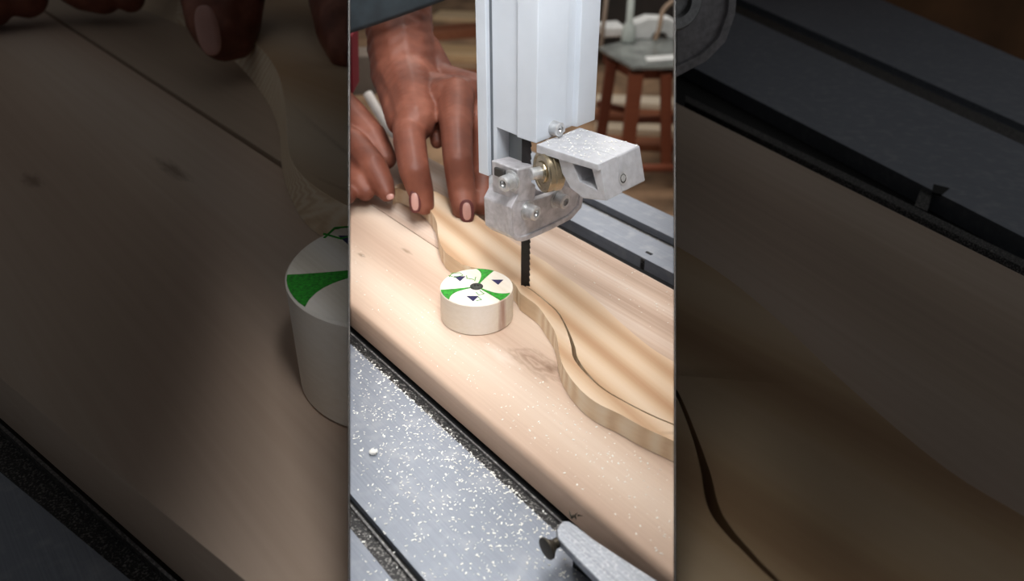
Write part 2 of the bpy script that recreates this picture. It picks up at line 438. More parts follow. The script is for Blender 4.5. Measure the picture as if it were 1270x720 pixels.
# keep it in front of the board
clip(bm, [(ns(nA - .0006, 0), -ND)])
link('body', bm, metal_brushed('bar_metal', (160, 164, 172), .45, .3, dustc=(225, 225, 225), dscale=500, damt=.5), bar, bevel=.0008)
cc = [P(x, y, zb_) for x, y in ((712, 668), (722, 664), (830, 742), (820, 750))]
bm = extr([Vector((p.x, p.y, zb_ - .0052)) for p in cc], Vector((0, 0, -.0145))); clip(bm, CENTRE); clip(bm, [(ns(nA - .0006, 0), -ND)]); link('foot', bm, BLACK2, bar)
hd, tl = P(676, 681, ZT + .0165), P(699, 668, ZT + .0165)
bm = bmesh.new(); ax = (tl - hd); Ls = ax.length
lathe(bm, hd, ax, [(0, .0004), (.003, .0), (.0058, .0006), (.0058, .0016), (.004, .0034), (.0026, .0055), (.0026, Ls + .004)], 28)
sharp(link('screw', bm, BRONZE, bar), 30)
bm = bmesh.new()
for i in range(9):
    c = P(712 + random.uniform(-5, 5), 641 + random.uniform(-2.5, 2.5), -.004); d = Vector((random.uniform(-1, 1), random.uniform(-1, 1), random.uniform(.2, 1))).normalized()
    tube(bm, [c, c + d * .003], [.0006, .0001], 5)
sp = link('splinters', bm, BRONZE); tag(sp, 'tiny dark splintered nick on the lower edge of the wide board', 'splinter', kind='stuff')

# ---- sawdust
def chips(name, label, spots_, parent=None, sz=(.0003, .0009), mat=DUST):
    bm = bmesh.new()
    for p in spots_:
        a = random.uniform(0, 6.28); L_ = random.uniform(*sz); W = L_ * random.uniform(.25, .6)
        ax = Vector((math.cos(a), math.sin(a), random.uniform(-.2, .2))).normalized(); ay = UPZ.cross(ax).normalized(); az = ax.cross(ay)
        box(bm, p + Vector((0, 0, L_ * .16 + .00002)), ax, ay, az, L_, W, L_ * .12)
    o = link(name, bm, mat, parent)
    if label: tag(o, label, 'sawdust')
    o['kind'] = 'stuff'
    return o
pts = []
def inside(p, m=.002): return all((p - co).dot(no) > m for co, no in CENTRE)
tries = 0
while len(pts) < 1000 and tries < 40000:
    tries += 1
    x = random.uniform(433, 760); y = random.uniform(405, 720)
    p = P(x, y, ZT); n = nn(p)
    if not inside(p) or n > n_s1a or n_s2a < n < n_s2b: continue
    dens = math.exp(-((n - n_s1a) / .05) ** 2) * .7 + .25
    dens *= .35 + .65 * math.exp(-((y - 540) / 130) ** 2)
    if random.random() > dens: continue
    pts.append(p)
for i in range(420):      # ragged dust along the slot's front edge and in the slots
    s = random.uniform(.05, .62); p = ns(n_s1a + random.gauss(-.0002, .0009), s, ZT)
    if inside(p): pts.append(p)
for i in range(260):
    s = random.uniform(-.1, .62); which = random.random()
    p = ns(random.uniform(n_s1a, n_s1r), s, ZT - SL + .0016) if which < .55 else ns(random.uniform(n_s2a, n_s2b), s, ZT - SL + .0016)
    if inside(p): pts.append(p)
chips('sawdust', 'white sawdust flakes scattered over the bright table front left of the wide board', pts)
pts = []
while len(pts) < 330:
    x, y = random.uniform(433, 837), random.uniform(260, 700); p = P(x, y, 0.0001); n = nn(p)
    if not inside(p) or n < nA + .006 or n > nB - .003: continue
    # off the workpiece and the disc
    if n > nSeam - .01 and x < 700 and y < 330 and x > 480: continue
    if y < 560 and x > 690 + (y - 430) * .35 and n < nn(P(806, 430, T)): continue
    if (p - Vector((pc.x, pc.y, 0))).length < .027: continue
    if abs(x - 650) < 60 and 300 < y < 420: continue
    if n < nn(P(714, 351)) + .0 and n > nn(P(691, 447)): continue
    pts.append(p)
for i in range(60):
    a = random.gauss(0, 1); b = random.gauss(0, 1); pts.append(P(750, 560, .0001) + UD * a * .035 + ND * b * .008)
pts = [p for p in pts if inside(p) and nn(p) < nn(P(736, 522)) + .001 or nn(p) > nn(P(737, 369, T)) + .002]
chips('sawdust', 'fine pale sawdust specks on the two pine boards around the workpiece', [p for p in pts if inside(p)], sz=(.0002, .0007))
lump = P(463, 562, ZT); bm = bmesh.new(); bmesh.ops.create_icosphere(bm, subdivisions=2, radius=.0022)
for v in bm.verts: v.co = Vector((v.co.x * 1.2, v.co.y, v.co.z * .7)) * random.uniform(.8, 1.15) + lump + Vector((0, 0, .0015))
tag(link('wood_crumb', bm, DUST), 'single pea-like pale wood crumb on the grey table', 'crumb')

# ---------------------------------------------------------------- saw guide
YA = math.radians(47)
A_ = Vector((-math.sin(YA), math.cos(YA), 0)); B_ = Vector((math.cos(YA), math.sin(YA), 0))   # left-back, right-back
bl = P(651, 354, T)                   # blade foot on the workpiece
guide = empty('band_saw_guide', (bl.x, bl.y, .06))
tag(guide, 'grey band saw post and guide bracket with bearing above the marked disc', 'saw guide')
C0 = PY(665, 178, .498)              # front bottom corner of the sleeve
def cz(x, y, p0, nrm): return V(x, y, p0, nrm)
# sleeve (front square tube) as a plan outline extruded up
hz = .36
w1 = (V(701, 172, C0, A_) - C0).dot(B_); w2 = (V(714, 170, C0, A_) - C0).dot(B_); w3 = (V(737, 164, C0, A_) - C0).dot(B_)
d1 = (V(641, 168, C0, B_) - C0).dot(A_)
def plan(pts, z0, z1, name, mat, bevel=.0006, par=guide):
    bot_ = [C0 + B_ * b + A_ * a for b, a in pts]
    bot_ = [Vector((p.x, p.y, z0)) for p in bot_]
    bm = extr(bot_, Vector((0, 0, z1 - z0)))
    return link(name, bm, mat, par, bevel=bevel)
zc = C0.z
plan([(0, d1), (0, 0), (w1, 0), (w1 + .002, .0035), (w2, .0035), (w2 + .001, 0.0), (w3, 0), (w3, d1)], zc, hz, 'guide_post', PAINT)
# sliding rail behind it with a flange at its left
rec = .003
dR = d1 + .0265; 
railp = C0 + B_ * rec
f1 = (V(606, 110, railp, B_) - C0).dot(A_)
railbot = zc - .03
# rail face has a window: build as polygon with notch
win = [(616, 158), (641, 168)]
rz0 = .05
ra = [V(x, y, railp, B_) for x, y in ((606, 250), (606, -60), (650, -60), (650, 172), (641, 168), (616, 158), (616, 250))]
bm = extr(ra, B_ * .02); link('slide_rail', bm, PAINT, guide, bevel=.0004)
bm = extr([V(x, y, railp + B_ * .012, B_) for x, y in ((612, 155), (650, 155), (650, 215), (612, 215))], B_ * .004)
link('rail_back', bm, plain('rail_inner', (120, 126, 130), .5), guide)
fp = C0 - B_ * .0005
pl_ = [V(588.5, 0, fp, B_), V(601, 0, fp, B_), V(606, 226, fp, B_), V(594.5, 226, fp, B_)]
a0, a1 = (pl_[2] - C0).dot(A_), (pl_[3] - C0).dot(A_)
a0t, a1t = (pl_[1] - C0).dot(A_), (pl_[0] - C0).dot(A_)
am0, am1 = (a0 + a0t) / 2, (a1 + a1t) / 2
plan([(-.0005, am0), (-.0005, am1), (.02, am1), (.02, am0)], .09, hz, 'rail_flange', PAINT, .0005)
plan([(.0027, am0 - .0022), (.0027, am0 - .0001), (.02, am0 - .0001), (.02, am0 - .0022)], .09, hz, 'rail_groove', plain('groove_dark', (96, 102, 108), .6), .0002)

# bracket
Kp = PY(634, 276, .487)
def af(x, y, off=0): return V(x, y, Kp + A_ * off, A_)
def bf(x, y, off=0): return V(x, y, Kp + B_ * off, B_)
plate = [(634, 258), (643, 240), (649, 239), (652, 243), (664, 248), (684, 241), (692, 236), (696, 229), (704, 231), (720, 240), (723, 244), (721, 257), (709, 271), (682, 285), (655, 297), (648, 299), (641, 298), (635, 293)]
bm = extr([af(x, y, .0015) for x, y in plate], A_ * .0055); link('guide_bracket', bm, CAST, guide, bevel=.0009)
# raised rim along the lower edge of the plate
rim_o = [(634, 257), (635, 293), (641, 298.5), (648, 299.5), (655, 297.5), (682, 285.5), (709, 271.5), (721.5, 257), (723.5, 244)]
rim_i = [(720, 243), (718, 255), (706, 267.5), (681, 280), (655, 291.5), (647, 294), (641, 292), (637.5, 288), (636.5, 259)]
bm = extr([af(x, y, 0) for x, y in rim_o + rim_i], A_ * .003); link('bracket_rim', bm, CAST, guide, bevel=.0004)
blk = [(634, 258), (643, 240), (656, 238), (656, 262), (652, 297), (648, 299), (641, 298), (635, 293)]
bm = extr([af(x, y, .004) for x, y in blk], A_ * .0255); link('bracket_side', bm, CAST, guide, bevel=.0012, segs=3)
lug = [(642, 210), (664, 205), (664, 211), (660, 213), (660, 226), (665, 229), (664.5, 243), (661, 250), (643, 250)]
bm = extr([af(x, y, .001) for x, y in lug], A_ * .0235); link('bracket_lug', bm, CAST, guide, bevel=.0012, segs=3)
# slot and socket screws
def screw(x, y, plane_pt, nrm, R, Ln, par=guide, name='socket_screw', washer=True):
    """nrm points out of the face the head sits on"""
    c = V(x, y, plane_pt, nrm)
    e = bmesh.new(); r = R
    lathe(e, c - nrm * Ln, nrm, [(r * 1.0, 0), (r, Ln - r * .15), (r * .85, Ln), (r * .52, Ln), (r * .52, Ln - r * .25), (r * .3, Ln - r * .6), (0, Ln - r * .6)], 32)
    o = link(name, e, STEEL, par); sharp(o, 30)
    h = bmesh.new(); lathe(h, c - nrm * (r * .58), nrm, [(0, 0), (r * .5, 0), (r * .5, r * .04), (0, r * .04)], 6)
    link('hex_socket', h, DARK, o)
    if washer:
        g = bmesh.new(); lathe(g, c - nrm * Ln, nrm, [(0, 0), (r * 1.35, 0), (r * 1.35, r * .22), (0, r * .22)], 32)
        sharp(link('washer', g, STEEL, o))
    return o
s_o = Kp - A_ * .0065
screw(665.5, 265, s_o, -A_, .0050, .0085)
screw(702, 250.5, s_o, -A_, .0050, .0085)
s_l = Kp - B_ * .003
bm = bmesh.new(); c = V(620, 214, Kp + B_ * .0036, B_); box(bm, c, A_, UPZ, B_, .0045, .003, .0012); link('lug_slot', bm, DARK, guide, bevel=.0009)
screw(623.5, 228.5, s_l, -B_, .0052, .0085)
screw(695.5, 161, C0 - A_ * .0065, -A_, .0046, .0066, washer=False)
# bearing with shaft
BX = Vector((math.cos(.42), math.sin(.42), 0)); bc = V(671.5, 213.5, Kp + B_ * .016, B_); R = .0132
be = bmesh.new(); lathe(be, bc, BX, [(R * .80, .0006), (R * .84, 0), (R * .96, 0), (R, .0008), (R, .0035), (R * .97, .0038), (R * .97, .0044), (R, .0048), (R, .010), (R * .94, .0108), (R * .3, .0108)], 64)
o = link('thrust_bearing', be, BRASSY, guide); sharp(o, 30)
g = bmesh.new(); lathe(g, bc, BX, [(R * .52, .0012), (R * .80, .0012), (R * .80, .0018), (R * .52, .0018)], 48); sharp(link('bearing_seal', g, SEAL, o))
g = bmesh.new(); lathe(g, bc, BX, [(R * .30, -.0008), (R * .50, -.0008), (R * .54, 0), (R * .54, .002), (R * .3, .002)], 48); sharp(link('inner_race', g, BRASSY, o))
g = bmesh.new(); lathe(g, bc - BX * .0075, BX, [(0, 0), (R * .26, 0), (R * .30, .0006), (R * .30, .012), (R * .2, .012)], 40); sharp(link('bearing_shaft', g, STEEL, o))

# guide block with the tapped hole
bp0 = C0 - B_ * .0008
side = [(668, 181.5), (744, 203), (752, 249), (724, 246), (707, 233), (697, 215), (692, 196)]
def bface(x, y, off=0): return V(x, y, bp0 + B_ * off, B_)
wid = (V(794, 180, bface(744, 203), A_) - bface(744, 203)).dot(B_)
zs = bface(744, 203).z
sp_ = [bface(x, y) for x, y in side]
sp_[0].z = zs
hole = [bface(x, y) for x, y in ((710, 202), (734, 210), (741, 236), (719, 225))]
# casting built as side web with an opening, plus body behind
body = bmesh.new()
outer = sp_
# web ring (opening in front), 9 mm deep, then solid body
def ring(bm, outer, inner, vec):
    n_o, n_i = len(outer), len(inner)
    tri = tessellate_polygon([outer, inner])
    allp = outer + inner
    v0 = [bm.verts.new(p) for p in allp]; v1 = [bm.verts.new(p + vec) for p in allp]
    for t in tri:
        bm.faces.new([v0[i] for i in t]); bm.faces.new([v1[i] for i in t])
    for rg in (range(n_o), range(n_o, n_o + n_i)):
        rg = list(rg)
        for i, a in enumerate(rg):
            b = rg[(i + 1) % len(rg)]; bm.faces.new((v0[a], v0[b], v1[b], v1[a]))
    bmesh.ops.dissolve_limit(bm, angle_limit=math.radians(.5), verts=bm.verts[:], edges=bm.edges[:])
ring(body, outer, hole, B_ * .016)
link('guide_block', body, CAST2, guide, bevel=.0006)
bm = extr([p + B_ * .0161 for p in outer], B_ * (wid - .0161)); link('block_rear', bm, CAST2, guide, bevel=.0012, segs=3)
# raised top lip
t0 = [(668, 181.5), (744, 203), (745.5, 211), (700, 198), (668, 188)]
tt = [bface(x, y) for x, y in t0]; tt[0].z = zs
bm = extr([p - B_ * .0022 + Vector((0, 0, .0002)) for p in tt], B_ * .0024); link('block_lip', bm, CAST2, guide, bevel=.0005)
hc_ = V(772.5, 221, bface(744, 203), A_)
# end face leans, so place hole at the true face
e1, e2 = bface(744, 203), bface(752, 249)
fn = (e2 - e1).cross(B_).normalized()
if fn.dot(-A_) < 0: fn = -fn
hc_ = V(772.5, 221, e1, fn)
g = bmesh.new(); lathe(g, hc_ - fn * .003, fn, [(0, 0.0005), (.0026, .0005), (.0031, .0032), (.0041, .0033)] , 28)
sharp(link('tapped_hole', g, STEEL, guide))
g = bmesh.new()
hel = [hc_ + fn * (-.0002 + .0006 * t / 30) + (B_ * math.cos(t * .62) + fn.cross(B_) * math.sin(t * .62)) * (.0035 - .00004 * t) for t in range(31)]
tube(g, hel, .00025, 6); link('hole_thread', g, DARK, guide)
g = bmesh.new(); lathe(g, hc_ + fn * .00005, fn, [(0, 0), (.0027, 0), (.0027, .00015), (0, .00015)], 24); link('hole_shade', g, DARK, guide)  # flat dark disc painted as the shade inside the hole
pts = []
for i in range(170):
    b_ = abs(random.gauss(0, .35)); a_ = random.random()
    q = bface(744, 203) + B_ * (wid * min(.97, random.betavariate(1.2, 1.5))) + A_ * ((bface(668, 181.5) - bface(744, 203)).dot(A_) * random.betavariate(1.5, 1.2))
    q.z = zs + .0003; pts.append(q)
chips('sawdust', 'little heap of sawdust on top of the cast guide block', pts, sz=(.0002, .0008))
# arm joining the block and the bracket behind the bearing
bm = bmesh.new(); m1 = V(690, 215, Kp + A_ * .006, A_)
bm = extr([V(x, y, Kp + A_ * .009, A_) for x, y in ((652, 248), (656, 226), (668, 236), (682, 240), (694, 226), (686, 190), (715, 190), (718, 243), (700, 256), (660, 262))], A_ * .006)
link('bracket_web', bm, CAST, guide, bevel=.0006)
# blade
bd = bmesh.new()
hw = 5.1 / FPX * (bl - CAM).length
bx = Vector((1, 0, 0)) * math.cos(.25) + Vector((0, 1, 0)) * -math.sin(.25)
by = UPZ.cross(bx)
top_z = .2
n_t = 46
f_edge = [bl + bx * hw + Vector((0, 0, -T + .0006 + (top_z) * i / n_t)) for i in range(n_t + 1)]
teeth = []
for i in range(n_t):
    teeth += [f_edge[i], f_edge[i] + bx * .0007 + Vector((0, 0, .0008))]
teeth.append(f_edge[-1])
back = [bl - bx * hw + Vector((0, 0, -T + .0006 + top_z)), bl - bx * hw + Vector((0, 0, -T + .0006))]
bd = extr(teeth + back, by * .0007)
link('saw_blade', bd, BLADE, guide)

# ---------------------------------------------------------------- person
def capsules(bm, pts):
    """pts: list of (x,y,dist-or-point, radius) -> chain of spheres and cones"""
    for (p, r), (q, s) in zip(pts[:-1], pts[1:]):
        d = q - p; n = max(2, int(d.length / (min(r, s) * .35)))
        for i in range(n + 1):
            t = i / n; c = p.lerp(q, t); rr = r + (s - r) * t
            mt = Matrix.Translation(c) @ Matrix.Scale(rr, 4)
            bmesh.ops.create_icosphere(bm, subdivisions=2, radius=1, matrix=mt)
def organic(name, chains, mat, voxel, planes, parent=None, smooth_it=6):
    bm = bmesh.new()
    for ch in chains: capsules(bm, ch)
    me = bpy.data.meshes.new('tmp'); bm.to_mesh(me); bm.free()
    o = bpy.data.objects.new('tmp', me); COL.objects.link(o)
    md = o.modifiers.new('r', 'REMESH'); md.mode = 'VOXEL'; md.voxel_size = voxel
    sm = o.modifiers.new('s', 'SMOOTH'); sm.factor = .5; sm.iterations = smooth_it
    dg = bpy.context.evaluated_depsgraph_get(); dg.update()
    me2 = bpy.data.meshes.new_from_object(o.evaluated_get(dg))
    bpy.data.objects.remove(o); bpy.data.meshes.remove(me)
    bm = bmesh.new(); bm.from_mesh(me2); bpy.data.meshes.remove(me2)
    clip(bm, planes)
    ob = link(name, bm, mat, parent, smooth=True)
    return ob
def H(lst, Yd=0):
    """(x, y, Y distance, pixel radius) -> points with real radii"""
    out = []
    for x, y, Yw, r in lst:
        p = PY(x, y, Yw); dep = (p - CAM).dot(Vector((0, CP, -SP)))
        out.append((p, r / FPX * dep))
    return out
def nail(x, y, Yw, rx, ry, tilt, parent, planes=None, fwd=.0015, yaw=0, rim=True):
    p = PY(x, y, Yw); dep = (p - CAM).dot(Vector((0, CP, -SP))); k = dep / FPX
    view = (CAM - p).normalized()
    right = Vector((1, 0, 0)); up = view.cross(right).normalized()
    R0 = Matrix.Rotation(tilt, 3, view); right = R0 @ right; up = R0 @ up
    for nm, sc_, mt, off in (('fingernail', 1, NAIL, .00035), ('nail_rim', 1.22, NAILRIM, 0)) if rim else (('fingernail', 1, NAIL, .0),):
        bm = bmesh.new(); bmesh.ops.create_uvsphere(bm, u_segments=28, v_segments=14, radius=1)
        for v in bm.verts:
            x_, y_, z_ = v.co
            # squarish plate, domed
            e_ = 0.8; x2 = math.copysign(abs(x_) ** e_, x_); y2 = math.copysign(abs(y_) ** e_, y_)
            v.co = p + right * (x2 * rx * k * sc_) + up * (y2 * ry * k * sc_) + view * (z_ * .0011 * (rx / 6) + fwd + off - (x_ * x_) * .0012 * (rx / 6))
        if planes: clip(bm, planes)
        link(nm, bm, mt, parent, smooth=True)
person = empty('person', (-.2, 1.0, -.9))
tag(person, 'person in dark slate sleeves pressing both bare hands on the workpiece', 'person')
Yt = P(520, 262, T).y; Yi = P(578, 272, T).y
chains = [
    # forearm and wrist
    H([(488, -70, .93, 50), (492, 0, .86, 45), (497, 50, .82, 43), (503, 95, .79, 43)]),
    H([(503, 95, .79, 41), (512, 125, .74, 34), (515, 150, .70, 27)]),
    H([(500, 90, .80, 42), (530, 125, .76, 32), (556, 125, .73, 27)]),
    H([(520, 120, .76, 34), (575, 120, .75, 26)]),
    H([(515, 130, .75, 26), (540, 130, .73, 20)]),
    # thumb
    H([(510, 140, .72, 25), (508, 175, .675, 21.5), (514, 212, .645, 20), (522, 238, Yt + .012, 17), (526, 254, Yt + .008, 13.5)]),
    # index finger
    H([(565, 120, .73, 25), (566, 160, .68, 21.5), (568, 200, .645, 19.5), (573, 238, Yi + .022, 18.5), (575, 258, Yi + .010, 16)]),
    # middle, ring and little fingers behind the post
    H([(585, 122, .76, 26), (600, 165, .72, 19), (600, 215, .68, 17), (598, 255, .635, 13)]),
    H([(600, 125, .80, 24), (625, 165, .77, 17), (625, 215, .72, 15), (620, 245, .68, 12)]),
    H([(610, 130, .84, 20), (645, 165, .82, 14), (645, 205, .78, 12), (640, 228, .74, 10)]),
    H([(478, 60, .82, 24), (488, 110, .77, 22), (498, 150, .71, 20)]), H([(530, 60, .82, 18), (548, 98, .79, 20), (590, 112, .765, 22)]),
    # web fold and curled pad
    H([(538, 120, .745, 14), (541, 150, .72, 11), (542, 176, .705, 9)]),
]
chains_l = [
    # left hand: four bent fingers side by side
    H([(395, 110, .80, 26), (430, 138, .76, 22), (462, 170, .735, 19), (478, 196, .72, 15)]),
    H([(400, 160, .75, 24), (438, 180, .71, 21), (462, 206, .68, 19), (474, 228, .668, 16), (480, 240, .660, 11)]),
    H([(395, 195, .72, 22), (428, 212, .69, 18.5), (445, 226, .672, 16), (453, 238, .665, 12)]),
    H([(395, 225, .70, 18), (420, 232, .67, 15), (431, 243, .655, 11)]),
    H([(395, 120, .80, 26), (395, 170, .75, 30), (395, 225, .70, 20)]),
    H([(330, 60, .86, 40), (370, 110, .80, 36), (398, 150, .76, 30)]),
]
hands = organic('hands', chains + chains_l, SKIN, .0018, CENTRE + [(Vector((0, 0, T * .3)), UPZ)], person, 5)
nail(514.5, 250, Yt + .001, 6, 11.5, .06, person, fwd=.0018)
nail(579, 262, Yi + .001, 7.5, 12, .06, person, fwd=.0022)
nail(484, 244, .650, 5, 3.6, .3, person, fwd=.001, rim=False)
# sleeve
bm = bmesh.new()
slv = H([(470, -130, .94, 125), (475, -70, .90, 88), (484, -38, .87, 76), (490, -22, .86, 69)])
# cuff tube whose mouth slants across the wrist
seg = 48; rings = []
fr = Vector((0, CP, -SP)); upc = Vector((0, SP, CP)); rt = Vector((1, 0, 0))
mouth0 = PY(488, 24, .84); k_ = .80 / FPX
def cuff_ring(cx, cy, Yc, rx, ry, tilt):
    c = PY(cx, cy, Yc); dep = (c - CAM).dot(fr); k = dep / FPX; out = []
    for i in range(seg):
        a = 2 * math.pi * i / seg
        dx = math.cos(a) * rx; 
        dz = math.sin(a) * rx * .75
        out.append(Q(cx + dx, cy - tilt * dx - ry * math.sin(a), dep + dz * k))
    return out
R_ = [cuff_ring(430, -150, .90, 190, 10, .38), cuff_ring(450, -90, .87, 150, 8, .38), cuff_ring(470, -30, .85, 108, 6, .36), cuff_ring(478, 18, .83, 86, 3, .34),
      cuff_ring(478, 24, .83, 84, 3, .34), cuff_ring(478, 20, .83, 80, 3, .34), cuff_ring(472, -20, .85, 95, 3, .34)]
vr = [[bm.verts.new(p) for p in r] for r in R_]
for a, b in zip(vr[:-1], vr[1:]):
    for i in range(seg):
        j = (i + 1) % seg; bm.faces.new((a[i], a[j], b[j], b[i]))
clip(bm, CENTRE)
link('sleeve', bm, SLEEVE, person, smooth=True)
bm = extr([PY(x, y, 1.0) for x, y in ((420, 40), (436, 45), (437.5, 116), (420, 125))], Vector((0, .05, 0))); clip(bm, CENTRE)
link('red_garment', bm, RED, person)

# ---------------------------------------------------------------- workshop behind the table
FZ = -.9
floor_m = plain('workshop_floor', (150, 122, 96), .85, noise=.22, nscale=7)
bm = bmesh.new(); a = [Vector((-1.5, .9, FZ)), Vector((1.5, .9, FZ)), Vector((1.5, 6.2, FZ)), Vector((-1.5, 6.2, FZ))]
prism([p - Vector((0, 0, .05)) for p in a], a, bm); clip(bm, CENTRE); o = link('floor', bm, floor_m); o['kind'] = 'structure'
bm = bmesh.new(); box(bm, (0, 6.25, -.2), Vector((1, 0, 0)), Vector((0, 1, 0)), UPZ, 1.6, .04, .9); clip(bm, CENTRE); o = link('wall_back', bm, plain('back_wall', (84, 66, 52), .9, noise=.4, nscale=4)); o['kind'] = 'structure'
plank_l = wood('plank_light', (176, 142, 104), (206, 176, 138), (222, 198, 164), rot=0, band=3, fine=.5, scale=5)
plank_d = wood('plank_red', (112, 66, 46), (138, 86, 62), (160, 106, 80), rot=0, band=3, fine=.5, scale=5)
plank_g = wood('plank_pale', (190, 172, 148), (214, 198, 176), (226, 214, 196), rot=0, band=3, fine=.5, scale=5)
def plank(x0, x1, y, h, th, mat, label, slope=0.0, z=FZ):
    p0, p1 = P(x0, y, z + th), P(x1, y + slope * (x1 - x0), z + th)
    d = (p1 - p0); L_ = d.length; d.normalize(); up = UPZ; sd = up.cross(d)
    w = (P((x0 + x1) / 2, y - h, z + th) - P((x0 + x1) / 2, y, z + th)).length / 2
    bm = bmesh.new(); box(bm, (p0 + p1) / 2 + sd * w - Vector((0, 0, th / 2)), d, sd, up, L_ / 2, w, th / 2)
    clip(bm, CENTRE); o = link('plank', bm, mat, bevel=.004); tag(o, label, 'plank'); o['group'] = 'planks lying on the workshop floor'
    return o
plank(536, 640, 20, 8, .03, plank_l, 'pale plank on the floor seen furthest behind the wrist', .05)
plank(536, 640, 40, 8, .05, plank_d, 'reddish brown plank on the floor right of the bare wrist, between two paler ones', -.08)
plank(536, 640, 66, 12, .04, plank_l, 'tan plank on the floor just above the bent index knuckle', .05)
plank(560, 640, 92, 8, .03, plank_d, 'dark brown plank touching the outline of the index knuckle', .05)
plank(436, 500, 78, 14, .05, plank_g, 'pale plank seen left of the bare forearm near the red cloth', .5)
plank(738, 850, 125, 9, .03, plank_g, 'pale plank on the floor passing behind the stool legs, upper one', .04)
plank(738, 850, 142, 9, .03, plank_d, 'red brown plank on the floor between two pale ones behind the stool legs', .04)
plank(738, 850, 158, 8, .03, plank_g, 'pale plank on the floor passing behind the stool legs, lower one', .04)
plank(738, 850, 176, 9, .03, plank_d, 'brown plank on the floor nearest under the stool', .04)
bm = bmesh.new(); c = PY(447, 88, 1.9); box(bm, c, Vector((1, .1, 0)).normalized(), Vector((-.1, 1, 0)).normalized(), UPZ, .035, .04, .045); clip(bm, CENTRE)
tag(link('storage_box', bm, plain('box_brown', (96, 84, 74), .8), bevel=.004), 'small dull brown box behind the left hand', 'box')
bm = bmesh.new(); tube(bm, [PY(456, 116, 1.2), PY(470, 140, 1.18), PY(482, 158, 1.16), PY(496, 176, 1.14)], .007, 12); clip(bm, CENTRE)
tag(link('pale_rail', bm, plain('white_rail', (214, 208, 204), .5), smooth=True), 'thin whitish rail between the two hands', 'rail')

# stool with things on it
YS = 2.9
WOODR = wood('stool_wood', (86, 44, 30), (112, 60, 42), (132, 76, 54), rot=0, band=3, fine=.4, scale=5)
SEATM = plain('stool_laminate', (118, 122, 120), .25, noise=.2, nscale=14)
stool = empty('stool', (P(800, 150, FZ).x, YS, FZ)); tag(stool, 'brown wooden stool with a pale grey top in the blurred background', 'stool')
sz_ = -.45
seat = [P(x, y, sz_) for x, y in ((742, 58), (784, 82), (905, 80), (860, 48), (800, 44))]
bm = extr(seat, Vector((0, 0, -.014))); clip(bm, CENTRE); link('seat', bm, SEATM, stool, bevel=.003)
ap = [P(x, y, sz_ - .014) for x, y in ((748, 60), (786, 80), (895, 78), (855, 50))]
bm = extr(ap, Vector((0, 0, -.05))); clip(bm, CENTRE); link('apron', bm, WOODR, stool, bevel=.003)
def leg(xt, yt, xb, yb, w, zt=sz_ - .03):
    a = P(xt, yt, zt); b = PY(xb, yb, a.y + .02)
    bm = bmesh.new(); tube(bm, [a, b], [w, w * .95], 4); clip(bm, CENTRE); return link('leg', bm, WOODR, stool, bevel=.003)
leg(759, 74, 742, 190, .026); leg(789, 90, 776, 205, .032); leg(826, 90, 826, 203, .026); leg(880, 80, 890, 200, .024)
def rung(a, b, Y0, w=.012):
    bm = bmesh.new(); tube(bm, [PY(a[0], a[1], Y0), PY(b[0], b[1], Y0)], w, 8); clip(bm, CENTRE); link('rung', bm, WOODR, stool, smooth=True)
rung((740, 128), (782, 138), 2.95); rung((779, 150), (845, 146), 2.86); rung((776, 208), (850, 208), 2.6, .014); rung((745, 180), (778, 196), 2.9)
WHITE = plain('white_plastic', (226, 228, 228), .45)
bm = bmesh.new()
ctr = P(806, 46, sz_)
prf = [(-.085, 0), (-.07, .05), (-.02, .07), (.06, .066), (.11, .04), (.115, .012), (.10, 0), (.06, .0), (.05, .02), (.01, .02), (0, 0)]
bm = extr([ctr + Vector((x, -.03, z + .002)) for x, z in prf], Vector((0, .07, 0)))
clip(bm, CENTRE); tag(link('power_tool', bm, WHITE, bevel=.008, segs=3), 'white power tool lying on the pale top of the stool', 'power tool')
bm = extr([P(x, y, sz_ + .012) for x, y in ((800, 70), (803, 75), (870, 70), (866, 65))], Vector((0, 0, -.010))); clip(bm, CENTRE)
tag(link('tray', bm, WHITE, bevel=.002), 'white flat tray at the front edge of the stool top', 'tray')
bm = bmesh.new(); b0 = P(779, 52, sz_ + .002); lathe(bm, b0, (0, 0, 1), [(0, 0), (.024, 0), (.026, .01), (.024, .05), (.012, .07), (.011, .35), (0, .35)], 24); clip(bm, CENTRE)
tag(link('bottle', bm, plain('pale_green_plastic', (176, 184, 180), .4), smooth=True), 'pale tall thin-necked bottle standing on the back of the stool', 'bottle')
bm = bmesh.new(); tube(bm, spline([PY(812, 50, 2.95), PY(818, 34, 2.96), PY(822, 14, 2.98), PY(834, 2, 3.0), PY(850, -6, 3.0)], 5), .008, 10); clip(bm, CENTRE)
tag(link('hose', bm, plain('hose_tan', (150, 128, 108), .6), smooth=True), 'tan curved hose rising behind the white power tool', 'hose')
bm = bmesh.new(); tube(bm, [PY(745, 60, 3.1), PY(752, 0, 3.2), PY(755, -20, 3.2)], .008, 8); clip(bm, CENTRE)
tag(link('stick', bm, plain('stick', (150, 134, 120), .7), smooth=True), 'thin slanted stick beside the right edge of the post', 'stick')
bm = bmesh.new(); box(bm, PY(815, -8, 4.4) , Vector((1, 0, 0)), Vector((0, 1, 0)), UPZ, .32, .2, .24); clip(bm, CENTRE)
tag(link('dark_cabinet', bm, plain('cabinet_dark', (38, 34, 32), .8, noise=.3, nscale=8), bevel=.01), 'dark cabinet in the blurred background above the stool', 'cabinet')
bm = bmesh.new(); box(bm, PY(757, 36, 3.3), Vector((1, .2, 0)).normalized(), Vector((-.2, 1, 0)).normalized(), UPZ, .045, .05, .02); clip(bm, CENTRE)
tag(link('white_case', bm, WHITE, bevel=.008), 'small whitish case behind the left corner of the stool', 'case')

